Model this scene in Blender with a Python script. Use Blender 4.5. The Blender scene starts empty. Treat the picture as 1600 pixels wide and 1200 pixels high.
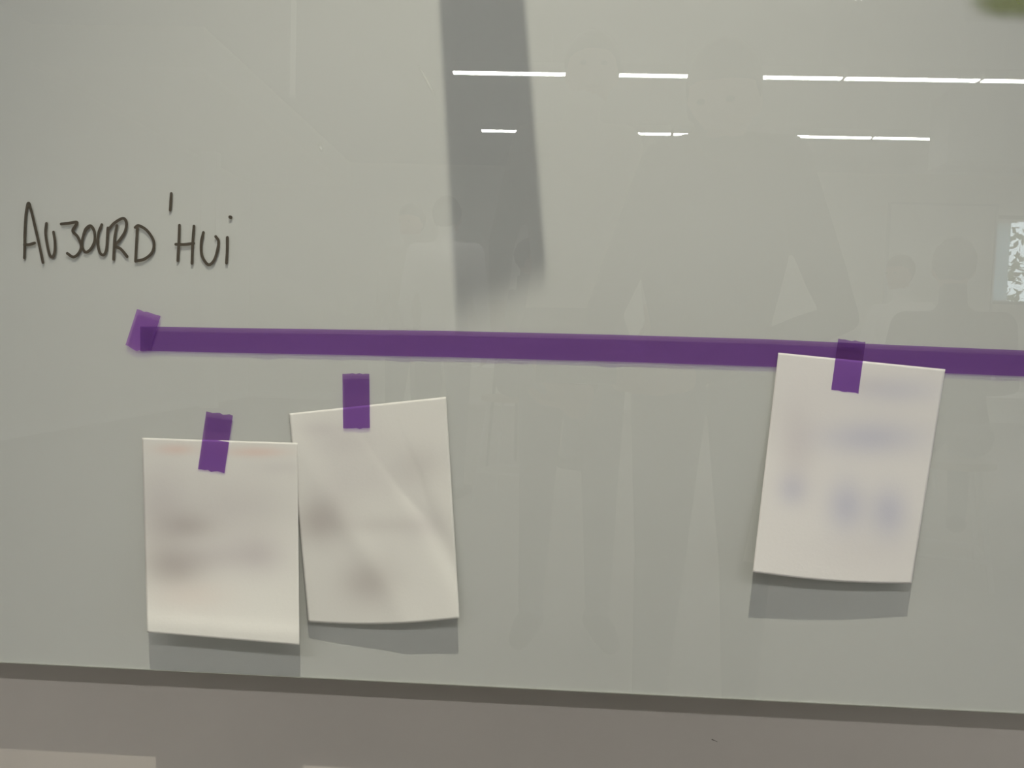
import bpy, bmesh, math, random
import numpy as np
from mathutils import Vector, Matrix, noise

random.seed(7)
S = bpy.context.scene
C = S.collection
R = math.radians

# ------------------------------------------------------------------ camera
FPX = 1202.0                       # focal length in pixels of a 1600-pixel-wide frame
CAM = Vector((0.0, -0.707, 0.95))
cam_d = bpy.data.cameras.new('camera')
cam_d.sensor_fit = 'HORIZONTAL'; cam_d.sensor_width = 36.0
cam_d.lens = 36.0 * FPX / 1600.0
cam_d.clip_start = 0.003; cam_d.clip_end = 200
cam = bpy.data.objects.new('camera', cam_d); C.objects.link(cam)
ROT = (Matrix.Rotation(R(2.5), 4, 'Z') @ Matrix.Rotation(R(87.0), 4, 'X') @ Matrix.Rotation(R(1.75), 4, 'Z'))
cam.matrix_world = Matrix.Translation(CAM) @ ROT
S.camera = cam

def P(px, py, y=0.0):
    """the point on the plane y=const that the camera sees at a pixel"""
    v = ROT.to_3x3() @ Vector(((px - 800) / FPX, -(py - 600) / FPX, -1.0))
    return CAM + v * ((y - CAM.y) / v.y)

def Q(px, py, d):
    """the point of the room, d metres in front of the board, whose mirror image stands at a pixel"""
    p = P(px, py, d)
    return Vector((p.x, -d, p.z))

# ------------------------------------------------------------------ view, world, sun
S.view_settings.view_transform = 'Standard'
S.view_settings.look = 'None'
S.view_settings.exposure = 0.0
S.view_settings.gamma = 1.0
S.view_settings.use_curve_mapping = False

world = bpy.data.worlds.new('daylight'); S.world = world
world.use_nodes = True
bg = world.node_tree.nodes['Background']
bg.inputs['Color'].default_value = (0.80, 0.93, 1.0, 1)
bg.inputs['Strength'].default_value = 6.0

# warm ceiling spot that washes the board from steeply above
SPOT = Vector((0.02, -1.05, 3.36))
spot_d = bpy.data.lights.new('ceiling_wash_spot', 'SPOT'); spot_d.energy = 212.0
spot_d.color = (1.0, 0.965, 0.80); spot_d.shadow_soft_size = 0.006
spot_d.spot_size = R(34); spot_d.spot_blend = 1.0
spot = bpy.data.objects.new('ceiling_wash_spot', spot_d); C.objects.link(spot)
spot.location = SPOT
spot.rotation_euler = (SPOT - Vector((-0.03, 0, 0.42))).to_track_quat('Z', 'Y').to_euler()
STRIP_LIGHT = 60.0                 # radiance of the pendant strips

# ------------------------------------------------------------------ materials
def mat(name, col, rough=0.7, spec=0.3, noise_scale=None, noise_amt=0.06, bump=0.0, emit=None, metal=0.0):
    m = bpy.data.materials.new(name); m.use_nodes = True
    nt = m.node_tree; b = nt.nodes['Principled BSDF']
    b.inputs['Base Color'].default_value = (*col, 1)
    b.inputs['Roughness'].default_value = rough
    b.inputs['Specular IOR Level'].default_value = spec
    b.inputs['Metallic'].default_value = metal
    if emit:
        b.inputs['Emission Color'].default_value = (*emit[0], 1)
        b.inputs['Emission Strength'].default_value = emit[1]
    if noise_scale:
        tc = nt.nodes.new('ShaderNodeTexCoord')
        n = nt.nodes.new('ShaderNodeTexNoise'); n.inputs['Scale'].default_value = noise_scale
        n.inputs['Detail'].default_value = 4
        nt.links.new(tc.outputs['Object'], n.inputs['Vector'])
        mx = nt.nodes.new('ShaderNodeMix'); mx.data_type = 'RGBA'
        mx.inputs['A'].default_value = (*[max(0, c * (1 - noise_amt)) for c in col], 1)
        mx.inputs['B'].default_value = (*[min(1, c * (1 + noise_amt)) for c in col], 1)
        nt.links.new(n.outputs['Fac'], mx.inputs['Factor'])
        nt.links.new(mx.outputs['Result'], b.inputs['Base Color'])
        if bump:
            bp = nt.nodes.new('ShaderNodeBump'); bp.inputs['Strength'].default_value = bump
            bp.inputs['Distance'].default_value = 0.001
            nt.links.new(n.outputs['Fac'], bp.inputs['Height'])
            nt.links.new(bp.outputs['Normal'], b.inputs['Normal'])
    return m

def glass_pane_mat():
    m = bpy.data.materials.new('clear_glass_front'); m.use_nodes = True
    nt = m.node_tree; nt.nodes.clear()
    out = nt.nodes.new('ShaderNodeOutputMaterial')
    mix = nt.nodes.new('ShaderNodeMixShader')
    tr = nt.nodes.new('ShaderNodeBsdfTransparent'); tr.inputs['Color'].default_value = (0.97, 0.975, 0.965, 1)
    gl = nt.nodes.new('ShaderNodeBsdfGlossy'); gl.inputs['Roughness'].default_value = 0.0
    # two-sided Schlick reflectance of the thin pane (both faces of the glass together)
    ge = nt.nodes.new('ShaderNodeNewGeometry')
    dt = nt.nodes.new('ShaderNodeVectorMath'); dt.operation = 'DOT_PRODUCT'
    nt.links.new(ge.outputs['Incoming'], dt.inputs[0]); nt.links.new(ge.outputs['Normal'], dt.inputs[1])
    def mth(op, a, b):
        n = nt.nodes.new('ShaderNodeMath'); n.operation = op
        for i, v in enumerate((a, b)):
            if v is None: continue
            if isinstance(v, (int, float)): n.inputs[i].default_value = v
            else: nt.links.new(v, n.inputs[i])
        return n.outputs[0]
    ab = mth('ABSOLUTE', dt.outputs['Value'], None)
    sc5 = mth('POWER', mth('SUBTRACT', 1.0, ab), 5.0)
    nt.links.new(mth('ADD', mth('MULTIPLY', sc5, 1 - GLASS_F0), GLASS_F0), mix.inputs[0])
    nt.links.new(tr.outputs[0], mix.inputs[1]); nt.links.new(gl.outputs[0], mix.inputs[2])
    nt.links.new(mix.outputs[0], out.inputs[0])
    return m

def tape_mat(name, diff, trans, streak=0.25):
    """crepe-paper tape: coloured fibre that lets some of what lies under it show through"""
    m = bpy.data.materials.new(name); m.use_nodes = True
    nt = m.node_tree; nt.nodes.clear()
    out = nt.nodes.new('ShaderNodeOutputMaterial')
    add = nt.nodes.new('ShaderNodeAddShader')
    tr = nt.nodes.new('ShaderNodeBsdfTransparent'); tr.inputs['Color'].default_value = (*trans, 1)
    df = nt.nodes.new('ShaderNodeBsdfDiffuse')
    tc = nt.nodes.new('ShaderNodeTexCoord')
    mp = nt.nodes.new('ShaderNodeMapping'); mp.inputs['Scale'].default_value = (9, 1, 160)
    n = nt.nodes.new('ShaderNodeTexNoise'); n.inputs['Scale'].default_value = 3; n.inputs['Detail'].default_value = 5
    n2 = nt.nodes.new('ShaderNodeTexNoise'); n2.inputs['Scale'].default_value = 60; n2.inputs['Detail'].default_value = 3
    av = nt.nodes.new('ShaderNodeMath'); av.operation = 'ADD'
    nt.links.new(tc.outputs['Object'], mp.inputs['Vector']); nt.links.new(mp.outputs[0], n.inputs['Vector'])
    nt.links.new(tc.outputs['Object'], n2.inputs['Vector'])
    nt.links.new(n.outputs['Fac'], av.inputs[0]); nt.links.new(n2.outputs['Fac'], av.inputs[1])
    hv = nt.nodes.new('ShaderNodeMath'); hv.operation = 'MULTIPLY'; hv.inputs[1].default_value = 0.5
    nt.links.new(av.outputs[0], hv.inputs[0])
    mx = nt.nodes.new('ShaderNodeMix'); mx.data_type = 'RGBA'
    mx.inputs['A'].default_value = (*[c * (1 - streak * 1.6) for c in diff], 1)
    mx.inputs['B'].default_value = (*[c * (1 + streak * 1.6) for c in diff], 1)
    nt.links.new(hv.outputs[0], mx.inputs['Factor']); nt.links.new(mx.outputs['Result'], df.inputs['Color'])
    nt.links.new(tr.outputs[0], add.inputs[0]); nt.links.new(df.outputs[0], add.inputs[1])
    nt.links.new(add.outputs[0], out.inputs[0])
    return m

def attr_mat(name, rough=0.85):
    """printed / drawn colour carried by the sheet itself"""
    m = bpy.data.materials.new(name); m.use_nodes = True
    nt = m.node_tree; b = nt.nodes['Principled BSDF']
    a = nt.nodes.new('ShaderNodeVertexColor'); a.layer_name = 'ink'
    nt.links.new(a.outputs['Color'], b.inputs['Base Color'])
    b.inputs['Roughness'].default_value = rough; b.inputs['Specular IOR Level'].default_value = 0.15
    tc = nt.nodes.new('ShaderNodeTexCoord')
    n = nt.nodes.new('ShaderNodeTexNoise'); n.inputs['Scale'].default_value = 400
    nt.links.new(tc.outputs['Object'], n.inputs['Vector'])
    bp = nt.nodes.new('ShaderNodeBump'); bp.inputs['Strength'].default_value = 0.15; bp.inputs['Distance'].default_value = 0.0004
    nt.links.new(n.outputs['Fac'], bp.inputs['Height']); nt.links.new(bp.outputs['Normal'], b.inputs['Normal'])
    return m

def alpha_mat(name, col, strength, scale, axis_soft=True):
    """a film (wiped ink, dust, hem of the shadow blocker) whose cover comes from the 'cover' attribute and a little noise"""
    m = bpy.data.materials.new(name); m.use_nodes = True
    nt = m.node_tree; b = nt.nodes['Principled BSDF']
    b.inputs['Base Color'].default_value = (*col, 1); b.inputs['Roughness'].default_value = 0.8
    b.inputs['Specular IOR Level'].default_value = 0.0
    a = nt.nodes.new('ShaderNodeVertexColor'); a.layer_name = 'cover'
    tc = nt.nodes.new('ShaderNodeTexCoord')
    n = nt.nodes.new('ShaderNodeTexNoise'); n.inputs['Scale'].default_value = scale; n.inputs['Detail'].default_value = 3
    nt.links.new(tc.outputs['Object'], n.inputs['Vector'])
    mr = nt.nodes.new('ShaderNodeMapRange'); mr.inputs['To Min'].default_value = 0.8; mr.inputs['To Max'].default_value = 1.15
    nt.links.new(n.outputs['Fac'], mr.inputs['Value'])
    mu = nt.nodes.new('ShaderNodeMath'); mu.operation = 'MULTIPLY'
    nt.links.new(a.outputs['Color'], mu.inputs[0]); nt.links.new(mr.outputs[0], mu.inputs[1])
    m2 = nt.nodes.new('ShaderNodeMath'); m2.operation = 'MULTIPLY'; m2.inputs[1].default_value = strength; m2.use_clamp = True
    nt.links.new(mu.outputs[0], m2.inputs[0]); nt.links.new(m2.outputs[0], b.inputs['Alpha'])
    return m

GLASS_F0 = 0.08
M = dict(
    backing=mat('white_backing', (0.635, 0.64, 0.625), 0.9, 0.0, 3.0, 0.012),
    pane=glass_pane_mat(),
    glass_edge=mat('ground_glass_edge', (0.85, 0.88, 0.82), 0.35, 0.5, 40),
    tray=mat('grey_metal_back', (0.12, 0.12, 0.11), 0.5, 0.4, 60),
    ink=mat('dark_marker_ink', (0.075, 0.062, 0.046), 0.55, 0.3, 300, 0.35),
    tape=tape_mat('purple_tape', (0.060, 0.026, 0.048), (0.42, 0.28, 0.62), 0.12),
    tape_light=tape_mat('thin_purple_tape', (0.071, 0.037, 0.070), (0.52, 0.32, 0.71), 0.10),
    paper=attr_mat('paper'),
    wall_low=mat('grey_painted_wall', (0.54, 0.50, 0.465), 0.9, 0.1, 9, 0.05, 0.15),
    scuff=mat('scuff', (0.12, 0.10, 0.09), 0.9, 0.1, 50),
    wall=mat('white_painted_wall', (0.80, 0.79, 0.72), 0.9, 0.1, 2, 0.03),
    ceiling=mat('pale_grey_ceiling', (0.36, 0.37, 0.37), 0.9, 0.1, 2, 0.03),
    floor=mat('warm_grey_carpet', (0.42, 0.40, 0.37), 0.95, 0.1, 30, 0.15),
    white=mat('white_paint', (0.82, 0.82, 0.78), 0.6, 0.3, 20, 0.03),
    lamp_body=mat('white_lamp_housing', (0.34, 0.34, 0.34), 0.5, 0.3, 20, 0.03),
    diffuser=mat('lit_diffuser', (0.9, 0.9, 0.9), 0.5, 0.3, None, 0, 0, ((1.0, 0.99, 0.95), STRIP_LIGHT)),
    metal=mat('brushed_metal', (0.55, 0.55, 0.55), 0.35, 0.5, 80, 0.08, metal=0.9),
    black=mat('black_plastic', (0.03, 0.03, 0.033), 0.4, 0.5, 60, 0.1),
    dark=mat('dark_grey_felt', (0.22, 0.23, 0.23), 0.9, 0.1, 80, 0.1),
    blocker=alpha_mat('grey_blocker_cloth', (0.30, 0.31, 0.33), 1.0, 50),
    green=alpha_mat('green_marker_smear', (0.24, 0.28, 0.10), 0.62, 60),
    dust=alpha_mat('pale_dust_streak', (0.86, 0.86, 0.80), 0.30, 200),
    frame=mat('dark_window_frame', (0.10, 0.10, 0.10), 0.5, 0.4, 60),
    blind=mat('pale_blue_blind', (0.72, 0.80, 0.86), 0.8, 0.2, 40),
    leaf=mat('tree_leaf', (0.06, 0.11, 0.04), 0.6, 0.3, 20, 0.3),
    bark=mat('tree_bark', (0.10, 0.07, 0.05), 0.9, 0.2, 20, 0.3),
    lawn=mat('grass', (0.10, 0.16, 0.05), 0.9, 0.1, 5, 0.3),
    skin=mat('skin', (0.50, 0.32, 0.24), 0.6, 0.3, 30, 0.05),
    hair=mat('dark_hair', (0.035, 0.025, 0.018), 0.6, 0.4, 120, 0.4),
    fair=mat('brown_hair', (0.10, 0.06, 0.035), 0.6, 0.4, 120, 0.4),
    eye=mat('eye', (0.04, 0.03, 0.03), 0.2, 0.6, 100),
    lip=mat('lips', (0.38, 0.16, 0.13), 0.5, 0.4, 100),
    shirt_dark=mat('charcoal_sweater', (0.10, 0.10, 0.11), 0.9, 0.1, 90, 0.2),
    shirt_light=mat('pale_beige_shirt', (0.62, 0.60, 0.53), 0.9, 0.1, 90, 0.06),
    shirt_white=mat('white_shirt', (0.88, 0.88, 0.85), 0.9, 0.1, 90, 0.04),
    jeans=mat('grey_jeans', (0.22, 0.23, 0.25), 0.9, 0.1, 120, 0.2),
    shoe=mat('black_shoe', (0.03, 0.03, 0.03), 0.5, 0.4, 60),
    wood=mat('pale_wood', (0.50, 0.40, 0.28), 0.5, 0.3, 12, 0.12),
)
b_ = M['blind'].node_tree.nodes['Principled BSDF']
b_.inputs['Transmission Weight'].default_value = 0.0
def make_translucent(m, col):
    nt = m.node_tree; out = [n for n in nt.nodes if n.type == 'OUTPUT_MATERIAL'][0]
    t = nt.nodes.new('ShaderNodeBsdfTranslucent'); t.inputs['Color'].default_value = (*col, 1)
    mx = nt.nodes.new('ShaderNodeMixShader'); mx.inputs[0].default_value = .9
    nt.links.new(nt.nodes['Principled BSDF'].outputs[0], mx.inputs[1]); nt.links.new(t.outputs[0], mx.inputs[2]); nt.links.new(mx.outputs[0], out.inputs[0])
make_translucent(M['blind'], (.62, .72, .78))

# ------------------------------------------------------------------ helpers
def mesh_obj(name, bm_or_data, m, parent=None, smooth=False, kind=None):
    if isinstance(bm_or_data, bmesh.types.BMesh):
        me = bpy.data.meshes.new(name); bm_or_data.to_mesh(me); bm_or_data.free()
    else:
        me = bpy.data.meshes.new(name); me.from_pydata(bm_or_data[0], [], bm_or_data[1]); me.update()
    if m is not None: me.materials.append(m)
    if smooth:
        for p in me.polygons: p.use_smooth = True
    o = bpy.data.objects.new(name, me); C.objects.link(o)
    if parent is not None: o.parent = parent
    if kind: o['kind'] = kind
    return o

def tag(o, label, cat, group=None):
    o['label'] = label; o['category'] = cat
    if group: o['group'] = group
    return o

def thing(name, label, cat, loc=(0, 0, 0), rz=0.0, group=None):
    o = bpy.data.objects.new(name, None); C.objects.link(o)
    o.location = loc; o.rotation_euler = (0, 0, rz); o.empty_display_size = 0.1
    return tag(o, label, cat, group)

def box(bm, lo, hi):
    x0, y0, z0 = lo; x1, y1, z1 = hi
    v = [bm.verts.new(p) for p in ((x0, y0, z0), (x1, y0, z0), (x1, y1, z0), (x0, y1, z0), (x0, y0, z1), (x1, y0, z1), (x1, y1, z1), (x0, y1, z1))]
    for f in ((0, 3, 2, 1), (4, 5, 6, 7), (0, 1, 5, 4), (1, 2, 6, 5), (2, 3, 7, 6), (3, 0, 4, 7)):
        bm.faces.new([v[i] for i in f])
    return bm

def boxo(name, lo, hi, m, parent=None, kind=None, bevel=0.0):
    bm = box(bmesh.new(), lo, hi)
    if bevel:
        bmesh.ops.bevel(bm, geom=bm.edges[:], offset=bevel, segments=2, affect='EDGES', profile=0.5)
    return mesh_obj(name, bm, m, parent, False, kind)

def tube(bm, pts, rad, seg=10, cap=True):
    """tapered tube through points with a radius each, rounded ends"""
    pts = [Vector(p) for p in pts]
    rad = [rad] * len(pts) if isinstance(rad, (int, float)) else list(rad)
    d0 = (pts[1] - pts[0]).normalized(); d1 = (pts[-1] - pts[-2]).normalized()
    if cap:
        r0, r1 = rad[0], rad[-1]
        pts = [pts[0] - d0 * r0 * .95, pts[0] - d0 * r0 * .6] + pts + [pts[-1] + d1 * r1 * .6, pts[-1] + d1 * r1 * .95]
        rad = [r0 * .3, r0 * .8] + rad + [r1 * .8, r1 * .3]
    up = Vector((0, 0, 1)) if abs(d0.z) < .9 else Vector((1, 0, 0))
    rings = []
    for i, p in enumerate(pts):
        a = pts[max(i - 1, 0)]; b = pts[min(i + 1, len(pts) - 1)]
        d = (b - a).normalized()
        u = d.cross(up).normalized(); w = d.cross(u).normalized()
        rings.append([bm.verts.new(p + (u * math.cos(t) + w * math.sin(t)) * rad[i]) for t in [2 * math.pi * k / seg for k in range(seg)]])
    for r0, r1 in zip(rings, rings[1:]):
        for k in range(seg):
            bm.faces.new((r0[k], r0[(k + 1) % seg], r1[(k + 1) % seg], r1[k]))
    bm.faces.new(rings[0][::-1]); bm.faces.new(rings[-1])
    return bm

def ellipsoid(bm, c, r, rot=None, seg=20, rings=14):
    mtx = Matrix.Translation(Vector(c)) @ (rot.to_4x4() if rot else Matrix()) @ Matrix.Diagonal((*r, 1))
    bmesh.ops.create_uvsphere(bm, u_segments=seg, v_segments=rings, radius=1.0, matrix=mtx)
    return bm

# ------------------------------------------------------------------ the setting
ZC = 3.62; XL, XR, YB = -4.6, 8.9, -11.0; WY = 0.0425
def wall_box(name, lo, hi, m): return boxo(name, lo, hi, m, kind='structure')
wall_box('floor', (XL - .2, YB - .2, -.1), (XR + .2, WY, 0), M['floor'])
wall_box('ceiling', (XL - .2, YB - .2, ZC), (XR + .2, WY + .2, ZC + .15), M['ceiling'])
wall_box('wall_front', (XL - .2, WY, 0), (XR + .2, WY + .2, ZC), M['wall_low'])
wall_box('wall_left', (XL - .2, YB, 0), (XL, WY, ZC), M['wall'])
# right wall with an added, unseen window to let daylight in
w_y0, w_y1, w_z0, w_z1 = -4.55, -2.75, 1.2, 3.1
bm = bmesh.new()
box(bm, (XR, YB, 0), (XR + .2, w_y0, ZC)); box(bm, (XR, w_y1, 0), (XR + .2, WY, ZC))
box(bm, (XR, w_y0, 0), (XR + .2, w_y1, w_z0)); box(bm, (XR, w_y0, w_z1), (XR + .2, w_y1, ZC))
mesh_obj('wall_right', bm, M['wall'], kind='structure')
wn = bpy.data.objects.new('added_window', None); C.objects.link(wn); wn['kind'] = 'structure'; wn.location = (0, 0, 0)
bm = bmesh.new()
for lo, hi in (((XR, w_y0, w_z0), (XR + .06, w_y0 + .05, w_z1)), ((XR, w_y1 - .05, w_z0), (XR + .06, w_y1, w_z1)),
               ((XR, w_y0 + .05, w_z0), (XR + .06, w_y1 - .05, w_z0 + .05)), ((XR, w_y0 + .05, w_z1 - .05), (XR + .06, w_y1 - .05, w_z1))):
    box(bm, lo, hi)
mesh_obj('window_frame', bm, M['frame'], wn)
mesh_obj('pane', ([(XR + .03, w_y0, w_z0), (XR + .03, w_y1, w_z0), (XR + .03, w_y1, w_z1), (XR + .03, w_y0, w_z1)], [(0, 1, 2, 3)]), M['pane'], wn)
# back wall with its window, seen mirrored at the right edge
a = Q(1553, 342, 11.0); b = Q(1553, 470, 11.0)
bw_x0, bw_x1, bw_z0, bw_z1 = a.x, a.x + 1.05, b.z, a.z
bm = bmesh.new()
box(bm, (XL, YB - .2, 0), (bw_x0, YB, ZC)); box(bm, (bw_x1, YB - .2, 0), (XR, YB, ZC))
box(bm, (bw_x0, YB - .2, 0), (bw_x1, YB, bw_z0)); box(bm, (bw_x0, YB - .2, bw_z1), (bw_x1, YB, ZC))
mesh_obj('wall_back', bm, M['wall'], kind='structure')
wn2 = bpy.data.objects.new('window_2', None); C.objects.link(wn2); wn2['kind'] = 'structure'
bm = bmesh.new()
for lo, hi in (((bw_x0 - .05, YB, bw_z0 - .05), (bw_x0, YB + .04, bw_z1 + .05)), ((bw_x1, YB, bw_z0 - .05), (bw_x1 + .05, YB + .04, bw_z1 + .05)),
               ((bw_x0, YB, bw_z0 - .05), (bw_x1, YB + .04, bw_z0)), ((bw_x0, YB, bw_z1), (bw_x1, YB + .04, bw_z1 + .05))):
    box(bm, lo, hi)
mesh_obj('window_frame', bm, M['frame'], wn2)
mesh_obj('pane', ([(bw_x0, YB - .1, bw_z0), (bw_x1, YB - .1, bw_z0), (bw_x1, YB - .1, bw_z1), (bw_x0, YB - .1, bw_z1)], [(0, 1, 2, 3)]), M['pane'], wn2)
boxo('baseboard_left', (XL, YB, 0), (XL + .02, WY, .12), M['white'], kind='structure')
boxo('baseboard_back', (XL + .02, YB, 0), (XR, YB + .02, .12), M['white'], kind='structure')
# lowered soffit on the left
sx = Q(318, 60, 6.0)
boxo('trim_1', (XL, YB, ZC - .35), (sx.x, -6.0, ZC), M['wall'], kind='structure')

# ------------------------------------------------------------------ the glass board
zb = (P(0, 1037).z + P(1600, 1115).z) / 2
bx0, bx1, bz1 = -1.25, 1.35, zb + 1.30
board = thing('glass_whiteboard', 'large white-backed glass whiteboard fixed just off the grey wall', 'whiteboard', (0, 0, 0))
mesh_obj('glass_pane', ([(bx0, 0, zb + .001), (bx1, 0, zb + .001), (bx1, 0, bz1), (bx0, 0, bz1)], [(0, 1, 2, 3)]), M['pane'], board)
boxo('white_backing', (bx0, .0014, zb), (bx1, .005, bz1), M['backing'], board)
bm = bmesh.new()
v = [bm.verts.new(p) for p in ((bx0, 0, zb + .0012), (bx1, 0, zb + .0012), (bx1, .0012, zb - .0002), (bx0, .0012, zb - .0002), (bx1, .0014, zb - .0002), (bx0, .0014, zb - .0002))]
bm.faces.new((v[0], v[3], v[2], v[1])); bm.faces.new((v[3], v[5], v[4], v[2]))
for x, s in ((bx0, 1), (bx1, -1)):
    box(bm, (min(x, x + s * .0002), 0.0001, zb + .0012), (max(x, x + s * .0002), 0.0013, bz1))
box(bm, (bx0, .0001, bz1 - .0002), (bx1, 0.0013, bz1))
mesh_obj('glass_edge', bm, M['glass_edge'], board)
boxo('rear_tray', (bx0 + .03, .005, zb + .001), (bx1 - .03, .009, bz1 - .03), M['tray'], board)
for x in (bx0 + .15, bx1 - .15):
    for z in (zb + .15, bz1 - .15):
        bm = bmesh.new(); tube(bm, [(x, .009, z), (x, WY - .0005, z)], .012, 16, False)
        mesh_obj('standoff', bm, M['metal'], board)

# handwriting, traced as pen strokes (the letters are flat ink on the glass)
def smooth_line(pts, n=7):
    pts = [Vector(p) for p in pts]
    if len(pts) < 3:
        return [pts[0].lerp(pts[1], i / 6) for i in range(7)]
    e = [pts[0] * 2 - pts[1]] + pts + [pts[-1] * 2 - pts[-2]]
    out = []
    for i in range(1, len(e) - 2):
        p0, p1, p2, p3 = e[i - 1:i + 3]
        for k in range(n):
            t = k / n
            out.append(.5 * ((2 * p1) + (p2 - p0) * t + (2 * p0 - 5 * p1 + 4 * p2 - p3) * t * t + (3 * p1 - p0 - 3 * p2 + p3) * t ** 3))
    out.append(pts[-1]); return out

def stroke(bm, pix, width, y=-0.00025):
    L = [Vector((p.x, p.z)) for p in (P(q.x, q.y, 0) for q in smooth_line([Vector((a, b, 0)) for a, b in pix]))]
    n = len(L); left, right = [], []
    for i, p in enumerate(L):
        d = (L[min(i + 1, n - 1)] - L[max(i - 1, 0)]).normalized()
        w = width * .5 * (1 + .12 * noise.noise(Vector((p.x * 120, p.y * 120, 3))))
        nn = Vector((-d.y, d.x)) * w
        left.append(p + nn); right.append(p - nn)
    lv = [bm.verts.new((p.x, y - 1e-6 * i, p.y)) for i, p in enumerate(left)]; rv = [bm.verts.new((p.x, y - 1e-6 * i, p.y)) for i, p in enumerate(right)]
    for i in range(n - 1):
        bm.faces.new((lv[i], rv[i], rv[i + 1], lv[i + 1]))
    for i, s in ((0, -1), (n - 1, 1)):
        d = (L[1] - L[0]).normalized() if i == 0 else (L[-1] - L[-2]).normalized()
        d *= s; nn = Vector((-d.y, d.x)); w = width * .5
        yy = y - 1e-6 * i - 4e-7
        fan = [bm.verts.new((L[i].x + (nn.x * math.cos(t) + d.x * math.sin(t)) * w, yy, L[i].y + (nn.y * math.cos(t) + d.y * math.sin(t)) * w)) for t in [math.pi * k / 6 for k in range(7)]]
        bm.faces.new(fan)

K = 1588 / 450
def zpx(pts): return [(x / K, 250 + y / K) for x, y in pts]
LETTERS = [
    ('A', [[(135, 540), (137, 470), (138, 400), (144, 300), (157, 238), (172, 275), (195, 370), (218, 470), (238, 565)], [(135, 467), (160, 467), (192, 458)]]),
    ('U', [[(257, 350), (252, 400), (260, 460), (274, 520), (290, 536), (303, 505), (304, 450), (296, 398)]]),
    ('J', [[(338, 353), (380, 349), (425, 343), (415, 366), (402, 392), (430, 425), (448, 475), (434, 515), (405, 535), (372, 515)]]),
    ('O', [[(500, 363), (475, 385), (457, 430), (453, 475), (472, 508), (500, 493), (522, 450), (521, 395), (500, 363), (475, 380), (462, 410)]]),
    ('U', [[(562, 357), (545, 400), (540, 455), (550, 508), (570, 524), (586, 500), (592, 440), (596, 375)]]),
    ('R', [[(646, 362), (633, 430), (627, 548)], [(596, 385), (635, 345), (680, 322), (698, 348), (690, 395), (662, 440), (636, 472), (668, 492), (702, 533)]]),
    ('D', [[(758, 372), (753, 460), (748, 555)], [(746, 372), (766, 362), (812, 390), (848, 448), (842, 505), (800, 545), (748, 558)]]),
    ("'", [[(945, 185), (942, 232), (939, 276)]]),
    ('H', [[(990, 360), (987, 450), (981, 555)], [(1070, 365), (1063, 460), (1059, 570)], [(970, 465), (1020, 466), (1068, 460)]]),
    ('U', [[(1122, 400), (1110, 460), (1115, 530), (1148, 577), (1178, 557), (1198, 505), (1206, 450), (1190, 422)]]),
    ('I', [[(1254, 427), (1253, 500), (1249, 568)], [(1269, 315), (1273, 317)]]),
]
for ch, strokes in LETTERS:
    bm = bmesh.new()
    for i, s in enumerate(strokes):
        w = .0027 if not (ch == 'I' and i == 1) else .0032
        stroke(bm, zpx(s), w, -.00025 - .00002 * i)
    o = mesh_obj('letter' if ch != "'" else 'apostrophe', bm, M['ink'], board)
    o['label'] = ('handwritten black capital letter ' + ch) if ch != "'" else 'handwritten black apostrophe stroke'

def film(name, corners, m, parent, n=16, soft=0.35, y=-.0003, label=None, cover=None):
    """a thin film lying on the glass; cover falls off towards its rim"""
    vs, fs, cs = [], [], []
    for j in range(n + 1):
        for i in range(n + 1):
            u, v = i / n, j / n
            top = (corners[0][0] * (1 - u) + corners[1][0] * u, corners[0][1] * (1 - u) + corners[1][1] * u)
            bot = (corners[3][0] * (1 - u) + corners[2][0] * u, corners[3][1] * (1 - u) + corners[2][1] * u)
            p = P(top[0] * (1 - v) + bot[0] * v, top[1] * (1 - v) + bot[1] * v, 0)
            vs.append((p.x, y, p.z))
            c = cover(u, v) if cover else min(1, min(u, 1 - u) / soft) * min(1, min(v, 1 - v) / soft)
            c = c * c * (3 - 2 * c)
            cs.append(c)
    for j in range(n):
        for i in range(n):
            a = j * (n + 1) + i
            fs.append((a, a + 1, a + n + 2, a + n + 1))
    o = mesh_obj(name, (vs, fs), m, parent)
    at = o.data.color_attributes.new('cover', 'FLOAT_COLOR', 'POINT')
    for k, c in enumerate(cs): at.data[k].color = (c, c, c, 1)
    if label: o['label'] = label
    return o
film('marker_smear', [(1490, -60), (1720, -60), (1720, 44), (1508, 34)], M['green'], board, 24,
     cover=lambda u, v: min(1, u / .25) * min(1, (1 - v) / .3), label='soft olive-green smear')
for c in ([(650, 100), (656, 100), (684, 152), (678, 152)], [(496, 222), (503, 222), (506, 238), (500, 238)]):
    film('dust_streak', c, M['dust'], board, 6, .5, label='faint pale streak')

# ------------------------------------------------------------------ tape
def torn(p, q, n, amp, seed):
    """points from p to q with the ragged line of torn tape"""
    p, q = Vector(p), Vector(q); d = (q - p); nn = Vector((-d.y, d.x)).normalized(); out = []
    for i in range(n + 1):
        t = i / n
        out.append(p + d * t + nn * (amp * noise.noise(Vector((t * 5.3 + seed, seed * 1.7, 0))) if 0 < i < n else 0))
    return out

def tape_piece(name, left, right, m, yfun, label, cat='tape', group=None):
    """strip between two equally long pixel polylines; yfun gives its distance from the glass"""
    n = len(left); w = 8; vs, fs = [], []
    for i in range(n):
        for k in range(w + 1):
            t = k / w
            px = left[i][0] * (1 - t) + right[i][0] * t; py = left[i][1] * (1 - t) + right[i][1] * t
            y = -yfun(i / (n - 1), t)
            p = P(px, py, y); vs.append((p.x, y, p.z))
    for i in range(n - 1):
        for k in range(w):
            a = i * (w + 1) + k
            fs.append((a, a + 1, a + w + 2, a + w + 1))
    o = mesh_obj(name, (vs, fs), m, None, True)
    return tag(o, label, cat, group)

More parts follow.
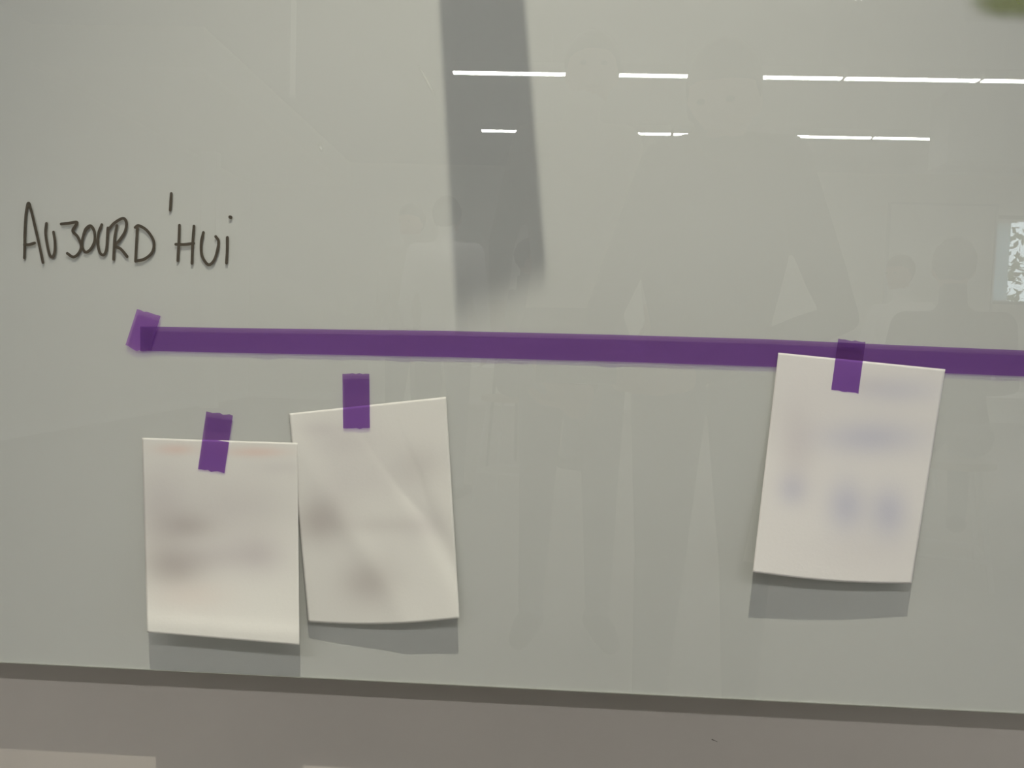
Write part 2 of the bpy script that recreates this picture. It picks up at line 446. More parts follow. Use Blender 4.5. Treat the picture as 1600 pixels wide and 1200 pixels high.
TOP = [(219, 510), (400, 513), (700, 517), (960, 523), (1200, 530), (1420, 540), (1650, 549.5)]
BOT = [(219, 548), (400, 552), (700, 558), (960, 565), (1200, 573), (1420, 581), (1650, 590)]
def dense(pl, n):
    out = []
    xs = [p[0] for p in pl]; ys = [p[1] for p in pl]
    for x in np.linspace(xs[0], xs[-1], n): out.append((float(x), float(np.interp(x, xs, ys))))
    return out
tape_piece('tape_strip', dense(TOP, 120), dense(BOT, 120), M['tape'],
           lambda u, t: .0005 + .0006 * max(0, noise.noise(Vector((u * 40, 0, 1)))) * (t > .7) * 2,
           'long horizontal strip of purple tape running across the whiteboard')
# slanted end piece, torn at both ends
l = torn((214, 483), (196, 539), 10, 0.5, 1); r = torn((251, 493), (232, 548), 10, 0.5, 2)
endp = []
tp = torn((214, 483), (251, 494), 10, 2.2, 3); bt = [Vector((196, 539)), Vector((201, 541)), Vector((205, 544)), Vector((210, 547)), Vector((214, 548.5)), Vector((218, 547)), Vector((221, 549)), Vector((225, 549)), Vector((228, 548.5)), Vector((231, 548)), Vector((234, 548))]
rows_l, rows_r = [], []
vs, fs = [], []
n, w = 12, 10
for j in range(n + 1):
    v = j / n
    for i in range(w + 1):
        p2 = tp[i].lerp(bt[i], v)
        y = -.0009 - .0007 * (v > .96) - .0005 * (i == w)
        p = P(p2.x, p2.y, y); vs.append((p.x, y, p.z))
for j in range(n):
    for i in range(w):
        a = j * (w + 1) + i; fs.append((a, a + 1, a + w + 2, a + w + 1))
tag(mesh_obj('tape_piece', (vs, fs), M['tape_light'], None, True),
    'short slanted piece of purple tape at left end of the long strip', 'tape')

# ------------------------------------------------------------------ paper sheets
def sheet(name, label, cn, lift, base, blobs, curl=0.0, folds=(), y0=.0012, nu=70, nv=90, wav=0.0, group=None):
    """a sheet hung by its top edge; cn = TL, TR, BR, BL pixels; lift(u, v) = distance off the glass"""
    vs, fs, cs = [], [], []
    for j in range(nv + 1):
        v = j / nv
        for i in range(nu + 1):
            u = i / nu
            px = (cn[0][0] * (1 - u) + cn[1][0] * u) * (1 - v) + (cn[3][0] * (1 - u) + cn[2][0] * u) * v
            py = (cn[0][1] * (1 - u) + cn[1][1] * u) * (1 - v) + (cn[3][1] * (1 - u) + cn[2][1] * u) * v
            if curl: py += curl * math.sin(math.pi * u) * v
            d = y0 + lift(u, v)
            for (fu, fv, du, dv, wd, h) in folds:
                s = ((u - fu) * -dv + (v - fv) * du)
                d += h * math.exp(-(s / wd) ** 2)
            d = max(d, y0)
            p = P(px, py, -d); vs.append((p.x, -d, p.z))
            col = list(base)
            for (bx, by, sx, sy, am, tint) in blobs:
                g = math.exp(-((px - bx) / sx) ** 2 - ((py - by) / sy) ** 2) * am
                col = [c * (1 - g) + c * t * g for c, t in zip(col, tint)]
            cs.append(col)
    for j in range(nv):
        for i in range(nu):
            a = j * (nu + 1) + i; fs.append((a, a + 1, a + nu + 2, a + nu + 1))
    o = mesh_obj(name, (vs, fs), M['paper'], None, True)
    at = o.data.color_attributes.new('ink', 'FLOAT_COLOR', 'POINT')
    for k, c in enumerate(cs): at.data[k].color = (*c, 1)
    so = o.modifiers.new('thickness', 'SOLIDIFY'); so.thickness = .0003; so.offset = -1
    return tag(o, label, 'paper', group)

GR = (.70, .67, .67); BL = (.70, .72, .86); RD = (1.0, .84, .80); VI = (.79, .76, .79)
PAPER = (0.75, 0.735, 0.70)
sheet('paper_note', 'white note with a faint red top line, leftmost and lowest of three', [(222, 684), (465, 692), (468, 1008), (230, 988)],
      lambda u, v: .022 * max(0, v - .35) ** 1.6 * 1.7 + .003 * v, PAPER,
      [(275, 702, 30, 8, .9, RD), (400, 706, 46, 8, .9, RD), (250, 790, 55, 70, .65, VI), (295, 822, 42, 22, .8, GR), (370, 800, 75, 60, .55, VI),
       (275, 885, 48, 30, .95, GR), (405, 868, 42, 30, .75, VI), (335, 870, 60, 26, .6, VI), (440, 730, 40, 12, .3, VI), (300, 930, 60, 25, .3, RD), (250, 850, 40, 60, .35, GR)],
      folds=((0, .95, 1, 0, .05, .001),), y0=.0024)
sheet('paper_note', 'white note with soft diagonal creases, middle one of three', [(452, 646), (697, 620), (718, 966), (482, 972)],
      lambda u, v: .014 * max(0, v - .3) ** 1.6 * (0.35 + 1.1 * u) + .002 * v, PAPER,
      [(540, 690, 60, 26, .45, VI), (590, 745, 60, 35, .3, VI), (655, 725, 40, 30, .35, GR), (498, 815, 42, 36, .9, GR), (575, 910, 45, 38, .8, GR),
       (660, 820, 36, 26, .45, VI), (500, 670, 30, 12, .4, VI), (600, 820, 60, 14, .3, GR), (520, 770, 40, 60, .35, VI)],
      folds=((.65, .25, .55, .83, .07, -.0025), (.35, .6, .6, .8, .08, .001)), y0=.0006, curl=6)
sheet('paper_note', 'white note with faint bluish marks under the long strip, rightmost of three', [(1216, 551), (1477, 577), (1424, 912), (1176, 894)],
      lambda u, v: .017 * max(0, v - .25) ** 1.6 * (1.3 - .5 * u) + .002 * v, (0.76, 0.735, 0.72),
      [(1360, 684, 78, 28, .75, BL), (1245, 700, 28, 60, .5, VI), (1238, 765, 24, 26, .6, BL), (1322, 790, 30, 40, .8, BL), (1388, 800, 30, 40, .8, BL),
       (1400, 610, 70, 22, .5, BL), (1250, 650, 60, 60, .12, VI), (1350, 600, 40, 16, .3, VI), (1350, 860, 80, 30, .2, VI)],
      y0=.0014, curl=5)

# hanging tabs of tape
def tab(cl, wpx, label, yf, torn_top=None):
    n = 24; L_, R_ = [], []
    for i in range(n + 1):
        t = i / n
        cxp = cl[0][0] * (1 - t) + cl[1][0] * t; cyp = cl[0][1] * (1 - t) + cl[1][1] * t
        d = Vector((cl[1][0] - cl[0][0], cl[1][1] - cl[0][1])).normalized(); nn = Vector((d.y, -d.x))
        j = 1.3 * noise.noise(Vector((cl[0][0], i * .9, 2))) if i in (0, n) else .25 * noise.noise(Vector((cl[0][0], i * .3, 5)))
        L_.append((cxp - nn.x * wpx / 2 + j, cyp - nn.y * wpx / 2)); R_.append((cxp + nn.x * wpx / 2 + j, cyp + nn.y * wpx / 2))
    o = tape_piece('tape_tab', L_, R_, M['tape'], yf, label)
    # ragged tear at both ends
    me = o.data; w = 9
    for row, amp in ((0, .0016), (n, .0016)):
        for k in range(w):
            me.vertices[row * w + k].co.z += amp * noise.noise(Vector((k * 1.1, cl[0][0], row + (7 if row else 0))))
    return o
tab(((343, 646), (330, 736)), 42, 'slanted purple tape tab holding the leftmost note', lambda u, t: .0007 + .0036 * min(1, max(0, u - .35) * 5))
tab(((556, 584), (557, 669)), 42, 'upright purple tape tab holding the creased middle note', lambda u, t: .0007 + .0020 * min(1, max(0, u - .4) * 5))
tab(((1331, 532), (1320, 612)), 43, 'purple tape tab crossing the long strip above the rightmost note', lambda u, t: .0010 + .0014 * min(1, max(0, u - .25) * 6) + (.0012 if (u < .06 and (t < .2 or t > .7)) else 0))

# scuff on the wall below
bm = bmesh.new()
def wall_mark(bm, a, b, w):
    A, B = P(*a, WY), P(*b, WY); d = (B - A).normalized(); nn = Vector((-d.z, 0, d.x)) * w
    vv = [bm.verts.new((p.x, WY - .0002, p.z)) for p in (A - nn, B - nn * .3, B + nn * .3, A + nn)]
    bm.faces.new(vv)
wall_mark(bm, (1112, 1155), (1121, 1159), .0005)
tag(mesh_obj('wall_scuff', bm, M['scuff']), 'tiny dark scratch on the grey wall below the board', 'scratch')

# ------------------------------------------------------------------ pendant strip lights
ZS = 3.27
def strip_light(x0, x1, y, label):
    t = thing('pendant_strip_light', label, 'lamp', ((x0 + x1) / 2, y, ZS), 0, 'pendant strip lights')
    h = (x1 - x0) / 2 - .018
    boxo('housing', (-h, -.045, .004), (h, .045, .085), M['lamp_body'], t, bevel=.004)
    boxo('diffuser', (-h, -.033, -.004), (h, .033, .004), M['diffuser'], t)
    for sx_ in (-1, 1):
        bm = bmesh.new(); tube(bm, [(sx_ * h * .7, 0, .085), (sx_ * h * .7, 0, ZC - ZS)], .002, 6, False)
        mesh_obj('suspension_wire', bm, M['metal'], t)
def solve_d(px, py):
    lo, hi = 1.0, 12.0
    for _ in range(50):
        m = (lo + hi) / 2
        if P(px, py, m).z < ZS: lo = m
        else: hi = m
    return lo
d1 = solve_d(1250, 122); d2 = solve_d(1350, 215.5)
xs1 = [P(px, 120, d1).x for px in (705, 892, 1104, 1318, 1532, 1746)]
xs2 = [P(px, 214, d2).x for px in (750, 886, 1050, 1206, 1363, 1525)]
print('rows', d1, d2, [round(b - a, 2) for a, b in zip(xs1, xs1[1:])], [round(b - a, 2) for a, b in zip(xs2, xs2[1:])])
ORD = ['leftmost', 'second from the left', 'middle', 'fourth from the left', 'rightmost']
for xs, d, row in ((xs1, d1, 'upper'), (xs2, d2, 'lower')):
    for a_, b_, w_ in zip(xs, xs[1:], ORD): strip_light(a_, b_, -d, w_ + ' white linear lamp of the ' + row + ' row mirrored in the glass')
for k, w_ in enumerate(ORD[:5]): strip_light(-2.9 + 1.2 * k, -1.7 + 1.2 * k, -3.1, w_ + ' white linear lamp in the row nearest the board')

# ------------------------------------------------------------------ added unseen banner shaped to cast the slanted shadow band on the board
ban = thing('shadow_blocker', 'added slanted grey banner hanging in front of the board, above the view', 'blocker', (0, 0, 0))
YBAN = -0.38
def to_ban(px, py):
    q = P(px, py, .004)
    t = (YBAN - q.y) / (SPOT.y - q.y)
    return q + (SPOT - q) * t
nu, nv = 10, 60
vs, fs, cs = [], [], []
TLp, TRp, BRp, BLp = (668, -320), (799, -250), (856, 470), (715, 545)
for j in range(nv + 1):
    v = j / nv
    for i in range(nu + 1):
        u = i / nu
        px = (TLp[0] * (1 - u) + TRp[0] * u) * (1 - v) + (BLp[0] * (1 - u) + BRp[0] * u) * v
        py = (TLp[1] * (1 - u) + TRp[1] * u) * (1 - v) + (BLp[1] * (1 - u) + BRp[1] * u) * v
        p = to_ban(px, py); vs.append(tuple(p))
        cs.append(min(1.0, (1 - v) / .10) ** 1.0)  # cover thins at the bottom to soften the end of the cast shadow
for j in range(nv):
    for i in range(nu):
        a_ = j * (nu + 1) + i; fs.append((a_, a_ + 1, a_ + nu + 2, a_ + nu + 1))
o = mesh_obj('blocker_cloth', (vs, fs), M['blocker'], ban)
at = o.data.color_attributes.new('cover', 'FLOAT_COLOR', 'POINT')
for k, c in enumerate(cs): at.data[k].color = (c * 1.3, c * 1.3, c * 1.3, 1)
a_, b_ = Vector(vs[0]), Vector(vs[nu])
bm = bmesh.new(); tube(bm, [a_, b_], .006, 12); mesh_obj('top_rod', bm, M['metal'], ban)
for p in (a_, b_):
    bm = bmesh.new(); tube(bm, [p, (p.x, p.y, ZC)], .003, 6, False); mesh_obj('cord', bm, M['dark'], ban)
print('blocker', [tuple(round(c, 2) for c in to_ban(*q)) for q in (TLp, TRp, BRp, BLp)])

# ------------------------------------------------------------------ people (seen mirrored in the glass)
def person(name_label, origin, rz, J, mats, voxel=.009, hair='short'):
    """J: joints in local coordinates (x to the person's right... +y forward). One continuous remeshed body."""
    root = thing('person', name_label, 'person', origin, rz)
    V_ = {k: Vector(v) for k, v in J.items()}
    bm = bmesh.new(); zones = []
    def limb(names, rads, zone):
        pts = [V_[n] for n in names]
        fine, fr = [], []
        for i in range(len(pts) - 1):
            for k in range(4):
                t = k / 4; fine.append(pts[i].lerp(pts[i + 1], t)); fr.append(rads[i] * (1 - t) + rads[i + 1] * t)
            zones.append((pts[i], pts[i + 1], zone, min(rads[i], rads[i + 1])))
        fine.append(pts[-1]); fr.append(rads[-1])
        tube(bm, fine, fr, 14)
    # torso as stacked wide rings
    sh = (V_['shR'] - V_['shL']).normalized()
    seg = 22; levels = [('pelvis', .165, .115), ('waist', .140, .100), ('chest', .175, .115), ('upper', .165, .095), ('neckbase', .07, .06)]
    rr = []
    for nme, rx, ry in levels:
        c = V_[nme]; f = Vector((-sh.y, sh.x, 0)).normalized()
        rr.append([bm.verts.new(c + sh * rx * math.cos(t) + f * ry * math.sin(t)) for t in [2 * math.pi * k / seg for k in range(seg)]])
    for r0, r1 in zip(rr, rr[1:]):
        for k in range(seg): bm.faces.new((r0[k], r0[(k + 1) % seg], r1[(k + 1) % seg], r1[k]))
    bm.faces.new(rr[0][::-1]); bm.faces.new(rr[-1])
    for a1, b1 in (('pelvis', 'waist'), ('waist', 'chest'), ('chest', 'neckbase')): zones.append((V_[a1], V_[b1], 1, .12))
    limb(['neckbase', 'head'], [.058, .05], 0)
    limb(['shL', 'elL', 'wrL'], [.062, .043, .028], 1)
    limb(['shR', 'elR', 'wrR'], [.062, .043, .028], 1)
    tube(bm, [V_['shL'], V_['upper'], V_['shR']], [.058, .085, .058], 14)
    limb(['hipL', 'knL', 'anL'], [.092, .060, .040], 2)
    limb(['hipR', 'knR', 'anR'], [.092, .060, .040], 2)
    for s in 'LR':
        an = V_['an' + s]; fd = V_['toe' + s] - an; fd.z = 0; fd.normalize()
        z0 = an.z - .045
        tube(bm, [Vector((an.x, an.y, z0)) - fd * .04, Vector((an.x, an.y, z0)) + fd * .07, Vector((an.x, an.y, z0 - .008)) + fd * .16], [.042, .043, .032], 12)
        zones.append((Vector((an.x, an.y, z0)) - fd * .04, Vector((an.x, an.y, z0 - .01)) + fd * .16, 3, .04))
    # head, with face forward
    hd = V_['head']; fw = Vector(J.get('look', (0, 1, 0))).normalized(); sd = fw.cross(Vector((0, 0, 1))).normalized(); upv = sd.cross(fw)
    HR = Matrix((sd, fw, upv)).transposed()
    ellipsoid(bm, hd + upv * .02, (.076, .096, .105), HR); ellipsoid(bm, hd - upv * .045 + fw * .022, (.055, .068, .072), HR)
    ellipsoid(bm, hd + fw * .098 - upv * .02, (.014, .020, .024), HR, 12, 8)
    for s in (-1, 1):
        ellipsoid(bm, hd + sd * s * .076 - upv * .005, (.010, .020, .032), HR, 10, 8)
    zones.append((hd - upv * .04, hd + upv * .06, 0, .08))
    # hands: palm, four fingers, thumb
    for s in 'LR':
        w = V_['wr' + s]; d = Vector(J['hd' + s]).normalized(); pn = Vector(J['pn' + s]).normalized()  # finger direction, palm normal
        sv = d.cross(pn).normalized(); pn = sv.cross(d).normalized()
        tsd = sv * (1 if s == 'L' else -1)
        pc = w + d * .055
        tube(bm, [w, w + d * .03 + sv * .018, pc + d * .035 + sv * .024], [.024, .019, .014], 10)
        tube(bm, [w, w + d * .03 - sv * .018, pc + d * .035 - sv * .024], [.024, .019, .014], 10)
        tube(bm, [w, pc, pc + d * .035], [.026, .020, .014], 10)
        for k, ln in enumerate((.070, .080, .074, .058)):
            b0 = pc + d * .032 + tsd * (.030 - .020 * k)
            c1 = b0 + (d * .93 + pn * .25).normalized() * ln * .45
            c2 = c1 + (d * .65 + pn * .72).normalized() * ln * .32
            c3 = c2 + (d * .2 + pn * .95).normalized() * ln * .23
            tube(bm, [b0 - d * .01, b0, c1, c2, c3], [.010, .0095, .0088, .008, .007], 8)
        t0 = w + d * .02 + tsd * .022; t1 = t0 + (d * .55 + tsd * .75 + pn * .25).normalized() * .04
        t2 = t1 + (d * .8 + tsd * .3 + pn * .5).normalized() * .032
        tube(bm, [t0, t1, t2], [.014, .011, .009], 8)
        zones.append((w + d * .015, pc + d * .09, 0, .05))
    me = bpy.data.meshes.new('body'); bm.to_mesh(me); bm.free()
    body = bpy.data.objects.new('body', me); C.objects.link(body)
    rm = body.modifiers.new('remesh', 'REMESH'); rm.mode = 'VOXEL'; rm.voxel_size = voxel
    smd = body.modifiers.new('smooth', 'SMOOTH'); smd.factor = .5; smd.iterations = 3
    dg = bpy.context.evaluated_depsgraph_get()
    nm = bpy.data.meshes.new_from_object(body.evaluated_get(dg))
    body.modifiers.clear(); body.data = nm; nm.name = 'body'
    nm.materials.clear()
    for m_ in mats: nm.materials.append(m_)
    n = len(nm.polygons)
    cen = np.empty(n * 3, dtype=np.float32); nm.polygons.foreach_get('center', cen); cen = cen.reshape(-1, 3)
    best = np.full(n, 1e9); idx = np.zeros(n, dtype=np.int32)
    hip_z = V_['pelvis'].z + .05
    for zi, (a1, b1, z, r) in enumerate(zones):
        torso = zi == 0
        a1 = np.array(a1); ab = np.array(b1) - a1
        t = np.clip(((cen - a1) @ ab) / max(1e-9, ab @ ab), 0, 1)
        dd = np.linalg.norm(cen - (a1 + t[:, None] * ab), axis=1) - r
        m_ = dd < best; best[m_] = dd[m_]; idx[m_] = np.where(cen[m_][:, 2] < hip_z, 2, 1) if torso else z
    nm.polygons.foreach_set('material_index', idx)
    nm.polygons.foreach_set('use_smooth', np.ones(n, dtype=bool))
    body.parent = root
    # hair
    bm = bmesh.new()
    ellipsoid(bm, hd + upv * .035 - fw * .010, (.086, .104, .104), HR, 28, 20)
    for v in list(bm.verts):
        q = v.co - hd
        f_, u_ = q.dot(fw), q.dot(upv)
        v.co += Vector((noise.noise(v.co * 40), noise.noise(v.co * 40 + Vector((5, 0, 0))), noise.noise(v.co * 40 + Vector((0, 9, 0))))) * .006
        cut = (.045 if f_ > .03 else -.06 if hair == 'short' else -.16)
        if u_ < cut:
            if hair == 'short' or f_ > .03: v.co += upv * (cut - u_) * .9 - fw * (.02 if f_ > .03 else 0)
            else: v.co += -upv * .10
    mesh_obj('hair', bm, mats[4], root, True)
    for s in (-1, 1):
        bm = bmesh.new(); ellipsoid(bm, hd + sd * s * .031 + fw * .086 + upv * .008, (.011, .008, .007), HR, 10, 8)
        mesh_obj('eye', bm, M['eye'], root, True)
    bm = bmesh.new(); ellipsoid(bm, hd + fw * .086 - upv * .062, (.023, .008, .008), HR, 12, 8)
    mesh_obj('mouth', bm, M['lip'], root, True)
    return root

def stand(zh, **kw):
    k = zh - 1.62
    J = dict(pelvis=(0, 0, .93 + k * .5), waist=(0, .01, 1.08 + k * .7), chest=(0, 0, 1.26 + k), upper=(0, -.01, 1.40 + k), neckbase=(0, 0, 1.48 + k),
             head=(0, .03, 1.62 + k), shL=(-.18, 0, 1.42 + k), shR=(.18, 0, 1.42 + k), elL=(-.24, -.02, 1.10 + k), elR=(.24, -.02, 1.10 + k),
             wrL=(-.24, .08, .88 + k), wrR=(.24, .08, .88 + k), hdL=(0, .1, -1), hdR=(0, .1, -1), pnL=(1, .2, 0), pnR=(-1, .2, 0),
             hipL=(-.09, 0, .90 + k * .5), hipR=(.09, 0, .90 + k * .5), knL=(-.10, .03, .48 + k * .3), knR=(.10, .03, .48 + k * .3),
             anL=(-.11, 0, .09), anR=(.11, 0, .09), toeL=(-.13, .1, 0), toeR=(.13, .1, 0))
    J.update(kw); return J

def sit(zh, seat, **kw):
    b = seat + .10
    k = zh - (b + .70)
    J = dict(pelvis=(0, 0, b), waist=(0, .03, b + .15), chest=(0, .05, b + .34 + k), upper=(0, .05, b + .44 + k), neckbase=(0, .06, b + .53 + k),
             head=(0, .10, b + .70 + k), shL=(-.18, .05, b + .46 + k), shR=(.18, .05, b + .46 + k), elL=(-.24, .14, b + .20 + k), elR=(.24, .14, b + .20 + k),
             wrL=(-.13, .36, b + .17), wrR=(.13, .36, b + .17), hdL=(.2, 1, 0), hdR=(-.2, 1, 0), pnL=(0, 0, -1), pnR=(0, 0, -1),
             hipL=(-.09, .02, b - .02), hipR=(.09, .02, b - .02), knL=(-.11, .43, b), knR=(.11, .43, b),
             anL=(-.11, .40, b - .42), anR=(.11, .40, b - .42), toeL=(-.12, .5, 0), toeR=(.12, .5, 0))
    J.update(kw); return J

def outfit(shirt, hair='hair'): return [M['skin'], M[shirt], M['jeans'], M['shoe'], M[hair]]

# the photographer, both hands on the phone
h = Q(1128, 165, 1.12); ox, oy = h.x, h.y - .03
def loc(x, y, z): return (x - ox, y - oy, z)
k = h.z - 1.62
PH = dict(elL=loc(.125, -1.04, 1.02), elR=loc(.665, -1.08, 1.03), wrL=loc(.060, -.775, .835), wrR=loc(.250, -.775, .890),
          hdL=(-.5, .05, .85), hdR=(-1, .12, .12), pnL=(.1, 1, 0), pnR=(.1, 1, .1), look=(-.45, 1, -.35))
J = stand(h.z, **PH)
J['shL'] = (-.113, -.03, 1.503 + k); J['shR'] = (.165, -.03, 1.515 + k)
J['upper'] = (0, -.04, 1.50 + k); J['neckbase'] = (0, -.02, 1.545 + k); J['head'] = (0, .05, 1.62 + k)
person('standing person holding up a phone with both hands, facing the board', (ox, oy, 0), 0, J, outfit('shirt_dark'), .007, 'long')
ph = thing('phone', 'black phone held level in front of the board', 'phone', (0, 0, 0))
boxo('phone_body', (-.018, -.7185, .880), (.130, -.7105, .958), M['black'], ph, bevel=.003)
boxo('camera_bump', (-.012, -.7105, .925), (.018, -.7085, .954), M['black'], ph, bevel=.0009)
boxo('screen', (-.012, -.7188, .885), (.124, -.7185, .953), M['dark'], ph)

h = Q(925, 118, 1.75)
k = h.z - 1.62
person('tall person in a pale shirt standing behind the photographer', (h.x - .03, h.y - .03, 0), 0,
       stand(h.z, head=(.03, .03, 1.62 + k), shL=(-.155, 0, 1.42 + k), shR=(.135, 0, 1.42 + k)), outfit('shirt_light'), .010)

def stool(x, y, seat, rz, label):
    t = thing('stool', label, 'stool', (x, y, 0), rz, 'stools')
    bm = bmesh.new(); tube(bm, [(0, 0, seat - .03), (0, 0, seat)], .19, 24, False); mesh_obj('seat', bm, M['wood'], t)
    for sx_ in (-1, 1):
        for sy_ in (-1, 1):
            bm = bmesh.new(); tube(bm, [(sx_ * .11, sy_ * .11, seat - .03), (sx_ * .17, sy_ * .17, 0)], .012, 8, False)
            mesh_obj('leg', bm, M['metal'], t)
    bm = bmesh.new(); zf = seat - .45
    zf = max(.12, zf); q = .11 + .06 * (seat - zf) / seat
    for a1, b1 in (((-q, -q), (q, -q)), ((q, -q), (q, q)), ((q, q), (-q, q)), ((-q, q), (-q, -q))):
        tube(bm, [(*a1, zf), (*b1, zf)], .009, 8, False)
    mesh_obj('foot_ring', bm, M['metal'], t)

def seated(px, py, d, rz, label, shirt, hair='hair'):
    h = Q(px, py, d); seat = max(.42, h.z - .80)
    off = Matrix.Rotation(rz, 3, 'Z') @ Vector((0, .10, 0))
    x, y = h.x - off.x, h.y - off.y
    person(label, (x, y, 0), rz, sit(h.z, seat), outfit(shirt, hair), .012)
    stool(x, y, seat - .01, rz, 'wooden stool with metal legs under the ' + label.replace(' seated', '').split(' beyond')[0].split(' near')[0].split(' behind')[0])
seated(1490, 422, 2.75, R(200), 'person in a dark sweater seated near the right side', 'shirt_dark')
seated(1405, 430, 4.6, R(60), 'person in a white shirt seated beyond the dark sweater', 'shirt_white', 'fair')
seated(832, 408, 3.9, R(-70), 'person in a dark top seated behind the tall person', 'shirt_dark')
for px, py, d, rz, lab, sh_ in ((697, 342, 3.9, R(190), 'person in a white shirt standing at the left', 'shirt_white'),
                                (646, 352, 4.4, R(20), 'person in a beige shirt standing farthest left', 'shirt_light')):
    h = Q(px, py, d)
    person(lab, (h.x, h.y, 0), rz, stand(h.z), outfit(sh_), .012)

# ------------------------------------------------------------------ furniture and fittings behind the photographer
def table(x, y, w, d_, h_, rz, label):
    t = thing('table', label, 'table', (x, y, 0), rz)
    boxo('table_top', (-w / 2, -d_ / 2, h_ - .03), (w / 2, d_ / 2, h_), M['white'], t, bevel=.004)
    for sx_ in (-1, 1):
        for sy_ in (-1, 1):
            bm = bmesh.new(); tube(bm, [(sx_ * (w / 2 - .06), sy_ * (d_ / 2 - .06), 0), (sx_ * (w / 2 - .06), sy_ * (d_ / 2 - .06), h_ - .03)], .018, 10, False)
            mesh_obj('leg', bm, M['metal'], t)
table(2.7, -3.9, 1.6, .7, .74, 0, 'white table between the seated people at the right')
table(-.2, -6.2, 1.8, .8, .74, R(5), 'white table far behind the tall person')
# flip chart panel seen in the shaded band
a_ = Q(776, 376, 5.0); b_ = Q(846, 432, 5.0)
fc = thing('flip_chart', 'white flip chart on a black stand', 'flip chart', ((a_.x + b_.x) / 2, -5.0, 0))
w2 = (b_.x - a_.x) / 2
boxo('pad', (-w2, -.01, b_.z), (w2, .01, a_.z), M['white'], fc, bevel=.003)
for sx_ in (-1, 1):
    bm = bmesh.new(); tube(bm, [(sx_ * w2 * .6, -.02, b_.z + .1), (sx_ * w2 * 1.2, -.12, 0)], .012, 8, False); mesh_obj('leg', bm, M['black'], fc)
bm = bmesh.new(); tube(bm, [(0, -.02, b_.z + .1), (0, -.5, 0)], .012, 8, False); mesh_obj('leg', bm, M['black'], fc)
# far whiteboard on the back wall
a_ = Q(1395, 318, 10.9); b_ = Q(1548, 500, 10.9)
wb = thing('wall_whiteboard', 'white board with a pale frame on the far wall', 'whiteboard', (0, 0, 0))
boxo('panel', (a_.x, -10.98, b_.z), (b_.x, -10.95, a_.z), M['white'], wb)
bm = bmesh.new()
for lo, hi in (((a_.x - .03, -11, b_.z - .03), (a_.x, -10.93, a_.z + .03)), ((b_.x, -11, b_.z - .03), (b_.x + .03, -10.93, a_.z + .03)),
               ((a_.x, -11, b_.z - .03), (b_.x, -10.93, b_.z)), ((a_.x, -11, a_.z), (b_.x, -10.93, a_.z + .03))): box(bm, lo, hi)
mesh_obj('board_frame', bm, M['metal'], wb)
# grey column at the far right
a_ = Q(1488, 120, 7.3)
boxo('trim_2', (a_.x, -7.7, 2.9), (XR, -7.3, ZC), M['dark'], kind='structure')
a_ = Q(316, 50, 9.0); b_ = Q(340, 50, 9.0)
boxo('trim_3', (a_.x, -9.15, 0), (b_.x, -9.0, ZC), M['white'], kind='structure')
# white drop pole from the ceiling
a_ = Q(457, 150, 4.5)
t = thing('ceiling_drop_pole', 'slim white pole dropping from the ceiling at the left', 'pole', (a_.x, -4.5, 0))
boxo('pole', (-.015, -.015, a_.z), (.015, .015, ZC), M['white'], t, bevel=.002)
boxo('end_cap', (-.018, -.018, a_.z - .01), (.018, .018, a_.z), M['metal'], t)
t = thing('track_spotlight', 'white ceiling spotlight aimed at the board', 'lamp', tuple(SPOT + Vector((0, 0, 0))))
ax = (SPOT - Vector((-0.03, 0, 0.42))).normalized()
bm = bmesh.new(); bmesh.ops.create_circle(bm, cap_ends=True, segments=28, radius=.034, matrix=Matrix.Translation(ax * .02) @ ax.to_track_quat('Z', 'Y').to_matrix().to_4x4())
r_ = bmesh.ops.extrude_face_region(bm, geom=bm.faces[:]); bmesh.ops.translate(bm, verts=[e for e in r_['geom'] if isinstance(e, bmesh.types.BMVert)], vec=ax * .11)
bmesh.ops.recalc_face_normals(bm, faces=bm.faces[:]); mesh_obj('lamp_can', bm, M['white'], t)
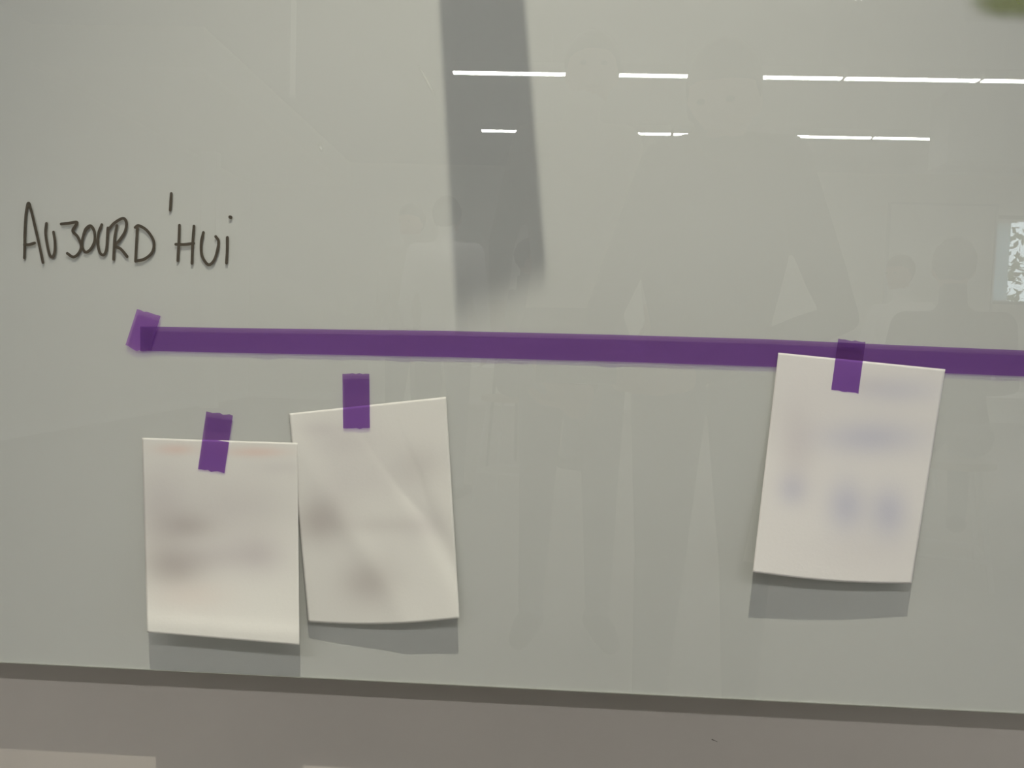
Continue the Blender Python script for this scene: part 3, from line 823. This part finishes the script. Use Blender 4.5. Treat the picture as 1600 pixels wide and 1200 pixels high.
bm = bmesh.new(); tube(bm, [tuple(ax * .08), (ax.x * .08, ax.y * .08, ZC - SPOT.z)], .008, 8, False); mesh_obj('stem', bm, M['white'], t)
# small ceiling spot, the pair of bright points near the top
a_ = Q(1341, 28, 5.3)
t = thing('ceiling_spot', 'tiny lit ceiling spot near the top', 'lamp', (a_.x, -5.3, ZC))
for s in (-1, 1):
    bm = bmesh.new(); tube(bm, [(s * .017, 0, -.02), (s * .017, 0, 0)], .012, 12, False); mesh_obj('spot_lens', bm, M['diffuser'], t)
# blind at the far window
t = thing('window_blind', 'pale blue blind covering the left part of the far window', 'blind', (0, 0, 0))
a_ = Q(1583, 400, 10.95)
boxo('blind_cloth', (bw_x0 + .01, -11.06, bw_z0), (a_.x, -11.05, bw_z1 - .03), M['blind'], t)
boxo('roller', (bw_x0 + .01, -11.09, bw_z1 - .05), (a_.x, -11.03, bw_z1), M['metal'], t)

# outside: lawn and a leafy tree with sky between its leaves
tag(boxo('lawn', (-30, -40, -.3), (40, YB - .3, -.2), M['lawn']), 'green lawn outside the far window', 'lawn')['kind'] = 'stuff'
tr = thing('tree', 'leafy tree outside the far window', 'tree', (bw_x0 + 1.2, -15, 0))
bm = bmesh.new(); tube(bm, [(0, 0, 0), (.05, 0, 2), (0, .1, 4.5)], [.18, .14, .07], 12); mesh_obj('trunk', bm, M['bark'], tr)
vs, fs = [], []
for i in range(2600):
    p = Vector((random.gauss(0, 1.3), random.gauss(0, .7), max(.7, 2.9 + random.gauss(0, 1.3))))
    q = Matrix.Rotation(random.uniform(0, 6.28), 3, Vector((random.random() - .5, random.random() - .5, random.random() - .5 + 1e-3)).normalized())
    s = random.uniform(.06, .13); b0 = len(vs)
    for c in ((-1, 0, 0), (0, -.5, .1), (1, 0, 0), (0, .5, .1)): vs.append(tuple(p + q @ (Vector(c) * s)))
    fs.append((b0, b0 + 1, b0 + 2, b0 + 3))
o = mesh_obj('foliage', (vs, fs), M['leaf'], tr); o['kind'] = 'stuff'
